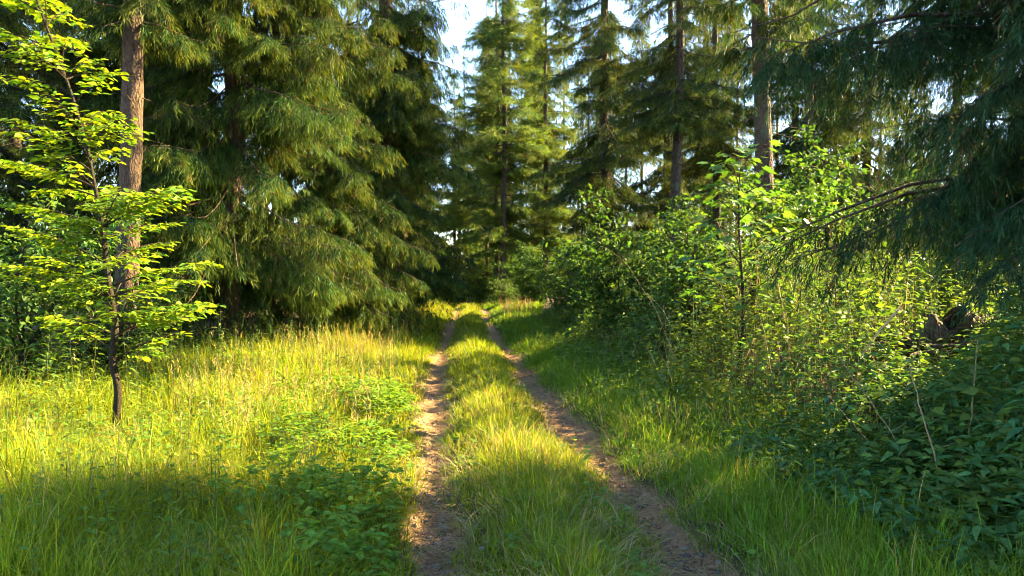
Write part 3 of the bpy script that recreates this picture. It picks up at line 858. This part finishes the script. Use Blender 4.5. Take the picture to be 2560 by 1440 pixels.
def thatch(acc, n, seed):
    global rng
    rng = np.random.default_rng(seed)
    Y = 3.3 * (13 / 3.3) ** U(0, 1, n); X = U(-.74, .55, n) * Y
    dl_, dr_ = rut_w(X, Y); dm_ = np.minimum(dl_, dr_)
    ok = (dm_ > .10 + .1 * U(0, 1, n)) & (X < bank_x(Y) + .5) & (fbm(X, Y, .8, 70) > .40)
    X, Y = X[ok], Y[ok]; n = len(X)
    sweep = 6.283 * fbm(X, Y, .5, 71) * 2
    c = np.where(rng.random((n, 1)) < .45, vary((.27, .215, .095), n, .1, .3), vary((.13, .17, .03), n, .2, .3))
    blades(acc, X, Y, U(.14, .34, n), (.003 + .0006 * Y) * U(.6, 1.3, n), U(.95, 1.35, n), sweep + rng.normal(0, .7, n), c, 3)

def grass(kind, ntuft, ylo, yhi, per, seed):
    global rng
    rng = np.random.default_rng(seed)
    Y = ylo * (yhi / ylo) ** U(0, 1, ntuft)
    if kind == 'meadow':
        X = rut_l(Y) - .12 - U(0, 1, ntuft) * np.minimum(rut_l(Y) - np.maximum(edge_x(Y) - 1.2, -.74 * Y), 9)
    elif kind == 'track':
        X = rut_l(Y) + U(.05, .95, ntuft) * (rut_r(Y) - rut_l(Y))
    else:
        X = rut_r(Y) + .10 + U(0, 1, ntuft) * (np.minimum(bank_x(Y) + .7, .74 * Y) - rut_r(Y))
    dl_, dr_ = rut_w(X, Y); dm_ = np.minimum(dl_, dr_)
    ok = (dm_ > .10 + .15 * U(0, 1, ntuft)) & (X > -.76 * Y) & (X < .76 * Y)
    X, Y, dm_ = X[ok], Y[ok], dm_[ok]
    pn = fbm(X, Y, 1.3, 50)
    away = smooth(.12, .8, dm_)
    if kind == 'meadow':
        hb = .08 + .15 * away * (.4 + 1.0 * pn) + .05 * smooth(1.5, 3.5, dm_)
        base = np.array([.172, .228, .010])
    elif kind == 'track':
        hb = .07 + .15 * away * (.5 + pn)
        base = np.array([.155, .218, .010])
    else:
        hb = .09 + .20 * away * (.6 + .8 * pn)
        base = np.array([.110, .205, .014])
    hb = hb * (1 + (.75 if kind == 'meadow' else .1) * smooth(.56, .7, fbm(X, Y, .55, 52)))
    hb = hb * (1 - .62 * np.exp(-((X + 3.7) / .8) ** 2 - ((Y - 6.7) / .75) ** 2))      # thin grass round the sapling's foot
    m = len(X)
    X = np.repeat(X, per); Y = np.repeat(Y, per); hb = np.repeat(hb, per); pn = np.repeat(pn, per)
    n = len(X)
    az = U(0, 6.283, n); r = np.abs(rng.normal(0, .045, n)) * (1 + Y * .04)
    X = X + np.cos(az) * r; Y = Y + np.sin(az) * r
    tuft = np.repeat(U(.55, 1.45, m), per)
    h = hb * U(.55, 1.35, n) * tuft
    w = (.0032 + .00062 * Y) * U(.6, 1.4, n)
    bend = np.clip(U(.1, 1.15, n), 0, 1.1)
    c = vary(base, n, .22, .28) * np.repeat(U(.68, 1.28, (m, 1)) * np.hstack([U(.85, 1.2, (m, 1)), np.ones((m, 2))]), per, 0)
    dry = U(0, 1, n) < ((.10 if kind == 'track' else .05) + .14 * (pn > .62))
    c[dry] = vary((.30, .235, .095), dry.sum(), .1, .25)
    a = Acc()
    nearb = Y < 4.8
    blades(a, X[nearb], Y[nearb], h[nearb], w[nearb], bend[nearb], az[nearb], c[nearb], 3)
    blades(a, X[~nearb], Y[~nearb], h[~nearb], w[~nearb], bend[~nearb], az[~nearb], c[~nearb], 2)
    return a

o = grass('meadow', 21000, 3.3, 42, 7, 81).build('meadow_grass', M_GRASS); tag(o, 'tall yellow green meadow grass left of the track', kind='stuff')
o = grass('track', 9000, 3.3, 45, 7, 82).build('track_grass', M_GRASS); tag(o, 'low grass strip between the two wheel ruts', kind='stuff')
o = grass('verge', 10500, 3.3, 45, 7, 83).build('verge_grass', M_GRASS); tag(o, 'fine lush grass on the verge right of the track', kind='stuff')

# dry seed stalks standing above the meadow
rng = np.random.default_rng(84)
a = Acc()
n = 3800
Y = 4.2 * (26 / 4.2) ** U(0, 1, n); X = rut_l(Y) - .6 - U(0, 1, n) * 5.5
ok = (X > edge_x(Y) - .4) & (np.hypot((X + 3.7) / 1.1, (Y - 6.7) / 1.0) > 1) & (fbm(X, Y, .9, 60) > .5) & in_view(X, Y); X, Y = X[ok], Y[ok]; n = len(X)
h = U(.4, .75, n); az = U(0, 6.283, n); bend = U(.05, .35, n)
c = vary((.24, .19, .07), n, .15, .35)
blades(a, X, Y, h, .0022 + .0004 * Y, bend, az, c, 2)
top = np.stack([X + np.cos(az) * h * bend * .8, Y + np.sin(az) * h * bend * .8, gz(X, Y) + h * (.9 - .42 * bend)], -1)
for k in range(5):
    d = np.stack([np.cos(az) * bend, np.sin(az) * bend, np.ones(n)], -1) + rng.normal(0, .45, (n, 3))
    a.scatter(T_KITE, top - np.array([0, 0, .02]) * k, d, rng.normal(0, 1, (n, 3)), U(.03, .06, n), c * U(.9, 1.3, (n, 1)), width=U(.008, .02, n) + .0006 * Y)
n = 420                                                     # pale dead stems standing in the bank
Y = U(4.6, 15, n); X = bank_x(Y) + U(.1, 3.2, n); ok = in_view(X, Y); X, Y = X[ok], Y[ok]; n = len(X)
blades(a, X, Y, mass_h(X, Y) * U(.8, 1.35, n), .004 + .0006 * Y, U(.1, .6, n), U(0, 6.283, n), vary((.30, .235, .12), n, .12, .3), 3)
thatch(a, 15000, 85)
o = a.build('dry_grass', M_DRY); tag(o, 'straw coloured stalks and seed heads standing above the grass and the bank', kind='stuff')

# needles, twigs and bits of straw lying in the ruts
a = Acc()
n = 9000
Y = 3.4 * (18 / 3.4) ** U(0, 1, n); X = np.where(rng.random(n) < .5, rut_l(Y), rut_r(Y)) + rng.normal(0, .16, n)
az = U(0, 6.283, n); L_ = U(.02, .11, n); p = np.stack([X, Y, gz(X, Y) + .006], -1)
c = np.where(rng.random((n, 1)) < .5, np.array([[.25, .18, .09]]), np.array([[.05, .035, .025]])) * U(.7, 1.3, (n, 1))
a.scatter(T_KITE, p, np.stack([np.cos(az), np.sin(az), U(-.05, .12, n)], -1), np.array([0, 0, 1.]) + rng.normal(0, .3, (n, 3)), L_, c, width=U(.006, .012, n) * (1 + Y * .08))
o = a.build('litter', M_DRY); tag(o, 'twigs, straw and needles lying in the wheel ruts', kind='stuff')

# ---------------------------------------------------------------- nettles and other plants one can tell apart
def leafy_plant(name, label, cat, x, y, H, pairs, size, base, seed, group, tmpl=T_LANCE, kind='nettle_leaf', lean=(0, 0), droop=.3, start=.25, stem=.004):
    global rng
    rng = np.random.default_rng(seed)
    t = thing(name, label, cat, (x, y, float(gz(x, y)) - .02), group)
    s = np.linspace(0, 1, 8)
    P = np.stack([lean[0] * s ** 1.6 + .012 * np.sin(s * 7 + seed), lean[1] * s ** 1.6 + .012 * np.cos(s * 6 + seed), H * s - .1 * (abs(lean[0]) + abs(lean[1])) * s ** 2], -1)
    w = Acc(); w.tube(P, np.linspace(stem, stem * .35, 8), 5, col=(.10, .12, .04)); w.build('stem', M_DRY, t)
    a0 = U(0, 3.14)
    pos, d, nr, sz, col = [], [], [], [], []
    for k in range(pairs):
        f = start + (1 - start) * (k + .4) / pairs
        p = np.array([np.interp(f, s, P[:, j]) for j in range(3)])
        for sg in (0, np.pi):
            a = a0 + k * 1.571 + sg + rng.normal(0, .25)
            pet = .02 + .02 * (1 - f)
            dv = np.array([math.cos(a), math.sin(a), U(-.45, .15) - droop * (1 - f) + .25 * f])
            pos.append(p + norm(dv) * pet); d.append(dv); nr.append(np.array([0, 0, 1.]) + rng.normal(0, .18, 3)); sz.append(size * (1.15 - .65 * f ** 1.5) * U(.8, 1.15))
            c = vary(base, 1, .12, .2)[0]
            if U(0, 1) < .06:
                c = np.array([.26, .24, .03])
            col.append(c)
    leaf_objects(kind, tmpl, *map(np.array, (pos, d, nr, sz, col)), t, np.zeros(3))
    return t

G1 = 'nettles in front of the bank'
NB = (.055, .145, .055)
for q, (lab, pxx, D, H, pairs, size, base, ln) in enumerate([
    ('tall nettle with pale drooping leaves below the rotten stump', 2300, 6.2, .95, 9, .13, (.055, .13, .045), (-.05, -.1)),
    ('nettle with long leaves beside the end of the fallen log', 2440, 6.4, 1.0, 9, .14, NB, (.08, -.1)),
    ('nettle with large toothed leaves at the picture edge', 2540, 5.2, 1.0, 9, .15, NB, (-.15, -.1)),
    ('nettle leaning over the verge grass, second row from the edge', 2390, 5.3, .8, 8, .13, NB, (-.12, -.12)),
    ('broad leaved nettle below the leaning dry stems', 2250, 5.8, .75, 8, .125, (.05, .12, .04), (-.1, -.05)),
    ('short nettle at the foot of the bank beside the lush grass', 2140, 6.4, .6, 7, .11, NB, (-.1, -.05)),
    ('bushy nettle halfway up the bank below the pale stick', 2120, 7.0, .8, 8, .11, (.06, .135, .04), (-.05, -.1)),
    ('nettle with yellowing lower leaves near the lower corner', 2510, 4.5, .6, 7, .12, (.07, .14, .035), (-.05, -.05)),
    ('small nettle growing out of the verge grass', 2330, 4.9, .45, 6, .10, NB, (.0, -.05)),
    ('upright nettle in the middle of the bank facing the rut', 2010, 7.6, .9, 9, .10, (.06, .14, .04), (-.1, 0)),
    ('nettle on the sunny shoulder of the bank', 1880, 8.4, .95, 9, .10, (.08, .15, .035), (-.1, 0)),
    ('last nettle before the bank turns to brambles', 1760, 9.4, .9, 9, .10, (.09, .15, .035), (-.05, 0)),
    ('thin nettle with hanging leaves at the tip of the bramble slope', 1555, 9.2, .45, 6, .09, (.11, .17, .03), (-.1, 0))]):
    x = (pxx - 1280) / 1850 * D
    leafy_plant('nettle', lab, 'plant', x, D, H * 1.15, pairs, size * 1.3, np.array(base) * 1.2, 200 + q, G1, lean=ln)
G2 = 'sunlit nettles behind the meadow'
for q, (lab, pxx, D, H) in enumerate([
    ('tall sunlit nettle just right of the crooked sapling trunk', 312, 8.0, .95), ('sunlit nettle left of the crooked sapling trunk', 178, 7.9, 1.0),
    ('nettle at the left picture edge above the weeds', 62, 7.6, .85), ('nettle between the sapling and the picture edge, in half shade', 120, 8.6, 1.0),
    ('slim nettle standing behind the sapling trunk', 235, 8.8, .95)]):
    leafy_plant('nettle', lab, 'plant', (pxx - 1280) / 1850 * D, D, H, 9, .115, (.11, .17, .028), 230 + q, G2)
G3 = 'flowering weeds at the meadow edge'
for q, (lab, pxx, D, H) in enumerate([
    ('tallest sunlit weed in front of the thick spruce trunk', 548, 10.2, 1.0), ('leafy weed left of the tall weed by the spruce trunk', 425, 10.0, .75),
    ('sunlit weed standing alone between the two spruce trunks', 655, 10.6, .7), ('sunlit weed in front of the shaded spruce foot', 730, 10.8, .72),
    ('weed nearest the shaded left verge', 800, 11.0, .7), ('low weed beside the shaded left verge grass', 868, 11.2, .5)]):
    leafy_plant('weed', lab, 'plant', (pxx - 1280) / 1850 * D, D, H * 1.1, 11, .13, (.20, .22, .05), 240 + q, G3)
G4 = 'leafy plants beside the left rut'
for q, (lab, pxx, D, H, size) in enumerate([
    ('fresh green plant closest to the left rut at the front', 880, 4.55, .34, .085), ('fresh green plant behind the front one by the left rut', 905, 5.0, .32, .08),
    ('shaded green plant two steps left of the rut', 760, 4.7, .30, .085), ('shaded green plant beside the dead stalk tip', 640, 4.9, .30, .08),
    ('yellow green plant in the lower left corner', 60, 4.3, .26, .09), ('bright leafy plant at the sunlit edge of the left rut', 935, 6.4, .36, .08),
    ('bright leafy plant inside the sunlit meadow near the rut', 850, 6.9, .36, .08), ('pale leaved plant at the foot of the sapling', 225, 7.2, .3, .12)]):
    leafy_plant('leafy_plant', lab, 'plant', (pxx - 1280) / 1850 * D, D, H, 6, size, (.10, .20, .025), 260 + q, G4, tmpl=T_LEAF, kind='ovate_leaf', droop=.1, start=.35, stem=.003)
for q, (lab, pxx, D, H) in enumerate([('small pale plant with round leaves in front of the nettles', 2150, 5.3, .28), ('dock like plant with pale leaves in the lush verge grass', 1925, 5.7, .18),
                                      ('low plant with broad pale leaves near the bottom of the verge', 2250, 4.25, .2), ('round leaved plant at the end of the verge grass', 2390, 4.2, .22)]):
    leafy_plant('leafy_plant', lab, 'plant', (pxx - 1280) / 1850 * D, D, H, 4, .10, (.10, .20, .06), 280 + q, 'broad leaved plants in the verge', tmpl=T_LEAF, kind='ovate_leaf', droop=.05, start=.5, stem=.003)
leafy_plant('mugwort', 'tall dark mugwort stalk standing alone in the sunlit meadow', 'plant', *px(468, 1230, 5.6)[:2], 1.08, 16, .05, (.05, .085, .03), 290, None, lean=(.06, 0), start=.2, droop=0., kind='small_leaf')
leafy_plant('mugwort', 'thin dark weed stalk in the grass below the sapling', 'plant', *px(282, 1280, 5.0)[:2], .55, 10, .045, (.06, .09, .03), 291, None, lean=(.02, 0), start=.2, droop=0., kind='small_leaf')

# ---------------------------------------------------------------- dry stems, sticks, rotten stump
def stem_thing(name, label, cat, pts, r1, r0, col, mat=M_DRY, side=()):
    P = np.array([px(*p) for p in pts]); o0 = P[-1].copy()
    a = Acc()
    u = np.linspace(0, 1, len(P)); uu = np.linspace(0, 1, 14)
    Q = np.stack([np.interp(uu, u, P[:, j]) for j in range(3)], -1)
    Q[1:-1] = (Q[:-2] + Q[1:-1] * 2 + Q[2:]) / 4
    Q[1:-1] += np.random.default_rng(int(pts[0][0])).normal(0, .005, (12, 3))
    if not side:
        a.tube(Q - o0, np.linspace(r1, r0, 14), 6, col=col, rough=.15)
        o = a.build(name, mat, None, True); o.location = o0
        return tag(o, label, cat, 'dry stems' if cat == 'stem' else None)
    t = thing(name, label, cat, tuple(o0), 'dry stems')
    a.tube(Q - o0, np.linspace(r1, r0, 14), 6, col=col, rough=.15); a.build('stem', mat, t, True)
    for (f, dx, dz) in side:
        c = np.array([np.interp(f, uu, Q[:, j]) for j in range(3)]) - o0
        b = Acc(); b.tube([c, c + np.array([dx * .5, -.02, dz * .4]), c + np.array([dx, -.03, dz])], [r1 * .8, r1 * .7, r1 * .4], 4, col=col); b.build('side_twig', mat, t, True)
    return t
TAN = (.20, .155, .08)
stem_thing('dry_branch', 'long dry stem bending up from the verge through the nettles', 'stem', [(2096, 890, 5.6), (2231, 1080, 5.3), (2346, 1280, 4.9)], .003, .005, TAN, side=((.5, .12, .1), (.75, -.1, .12)))
stem_thing('dry_branch', 'thick straw coloured stem leaning over the nettles in front', 'stem', [(2270, 900, 5.0), (2320, 1080, 4.8), (2398, 1305, 4.6)], .004, .007, TAN, side=((.6, .16, .06), (.4, -.08, .1), (.8, .1, .02)))
stem_thing('dry_branch', 'upright pale stem nearest the picture edge', 'stem', [(2446, 850, 5.0), (2430, 1060, 4.9), (2390, 1230, 4.8)], .003, .005, TAN, side=((.6, -.1, .05),))
stem_thing('dry_branch', 'short dry stem slanting down into the shaded bank', 'stem', [(2073, 990, 5.9), (2150, 1080, 5.8), (2240, 1170, 5.7)], .003, .005, TAN)
stem_thing('dry_branch', 'arching dry stem in front of the dark bush beside the track', 'stem', [(1512, 618, 9.0), (1560, 650, 9.0), (1640, 770, 9.0), (1690, 900, 9.0)], .002, .004, (.20, .15, .09))
stem_thing('dry_branch', 'reddish dry stem rising above the bramble crest', 'stem', [(1790, 545, 8.4), (1830, 640, 8.4), (1850, 760, 8.4)], .003, .006, (.30, .17, .13))
stem_thing('dry_branch', 'second dry stem above the bramble crest, thinner', 'stem', [(1750, 590, 8.6), (1800, 690, 8.6), (1815, 790, 8.6)], .002, .005, TAN)
stem_thing('dry_branch', 'dry stem leaning across the sunny shoulder of the bank', 'stem', [(1900, 600, 8.0), (1945, 700, 8.0), (1960, 800, 8.0)], .002, .005, TAN)
stem_thing('stick', 'pale broken stick leaning against the rotten stump', 'stick', [(2251, 768, 7.6), (2205, 822, 7.5), (2155, 890, 7.4)], .012, .009, (.42, .33, .26))
stem_thing('dry_stalk', 'long dead grass stalk lying over the shaded grass in front', 'stalk', [(557, 1290, 4.75), (470, 1345, 4.55), (320, 1445, 4.15)], .003, .004, (.42, .34, .16))

def stump():
    global rng
    rng = np.random.default_rng(301)
    D = 7.9
    c = px(2385, 885, D); o0 = np.array([c[0], c[1], float(gz(c[0], c[1]))])
    t = thing('rotten_stump', 'low heap of rotten split wood half buried in plants under the near spruce', 'stump', tuple(o0))
    top = px(2330, 755, D)[2] - o0[2]
    for k in range(11):                                                    # upright splintered slabs
        u = (k - 5) / 5.0
        w = .10 * U(.8, 1.25); dp = .17 * U(.7, 1.2)
        h = top * (.92 - .5 * abs(u - .1) ** 1.2) * U(.7, 1.05)
        lean = -.35 + .25 * u + U(-.12, .12)
        a = Acc(); s = np.linspace(-.08, 1, 12)
        x0 = u * .22; y0 = .12 * u * u + U(-.04, .04)
        P = np.stack([x0 + lean * s * h * 1.0 + .01 * np.sin(s * 9 + k), y0 + .015 * np.cos(s * 8 + k), s * h], -1)
        a.tube(P, w * np.interp(s, [-.1, .1, .8, 1], [1.25, 1, .9, .5]), 7, rough=.3, seed=k)
        a.build('splinter', M_ROT, t)
    a = Acc()
    s = np.linspace(0, 1, 26)
    P = np.stack([.1 + 1.25 * s, .18 + .25 * s, top * .78 - .42 * s - .04 * np.sin(s * 9)], -1)
    a.tube(P, np.interp(s, [0, .5, 1], [.15, .17, .15]), 14, rough=.22, seed=5); a.build('log', M_ROT, t)
    a = Acc()
    for k in range(6):
        b = Acc(); x0 = U(-.5, .5); ang = U(-.5, .5); ln = U(.6, 1.2); q = np.linspace(0, 1, 9)
        b.tube(np.stack([x0 + ln * (q - .4), -.12 + .1 * np.sin(q * 4 + k) + U(-.1, .2) + 0 * q, top * U(.25, .6) + ang * ln * (q - .5) * .6 + .02 * np.sin(q * 11)], -1), np.linspace(.03, .01, 9) * U(.7, 1.5), 6, rough=.2, seed=k)
        b.build('dead_branch', M_ROT, t, True)
    P = np.stack([-.15 - .55 * s, .2 + .05 * s, top * .45 - .10 * s], -1)
    a.tube(P, np.linspace(.13, .09, 26), 12, rough=.25, seed=8); a.build('root', M_ROT, t)
stump()

# reddish dry grass where the track ends
rng = np.random.default_rng(310)
a = Acc(); n = 220
X = U(-.6, .9, n); Y = U(31, 36, n); az = U(0, 6.28, n)
blades(a, X, Y, U(.45, .85, n), np.full(n, .022), U(.05, .4, n), az, vary((.20, .12, .06), n, .2, .4), 2)
o = a.build('reddish_grass', M_DRY); tag(o, 'clump of reddish dry grass beside the far end of the track', kind='stuff')

rng = np.random.default_rng(320)
a = Acc(); n = 700
Y = 3.4 * (12 / 3.4) ** U(0, 1, n); X = np.where(rng.random(n) < .5, rut_l(Y), rut_r(Y)) + rng.normal(0, .13, n)
T_PEB = (np.array([[.5, 0, 0], [-.5, .05, 0], [0, .5, .05], [.05, -.5, 0], [.3, .3, .3], [-.3, .25, .28], [-.25, -.3, .3], [.3, -.28, .25]]),
         np.array([[4, 5, 6], [4, 6, 7], [0, 2, 4], [2, 5, 4], [2, 1, 5], [1, 6, 5], [1, 3, 6], [3, 7, 6], [3, 0, 7], [0, 4, 7]]))
az = U(0, 6.283, n)
a.scatter(T_PEB, np.stack([X, Y, gz(X, Y) - .001], -1), np.stack([np.cos(az), np.sin(az), 0 * az], -1), np.array([0, 0, 1.]) + rng.normal(0, .15, (n, 3)), U(.3, 1, n) ** 3 * .05 + .008, vary((.17, .14, .11), n, .1, .4))
o = a.build('pebbles', M_SOIL, None, True); tag(o, 'small stones lying in the wheel ruts', kind='stuff')
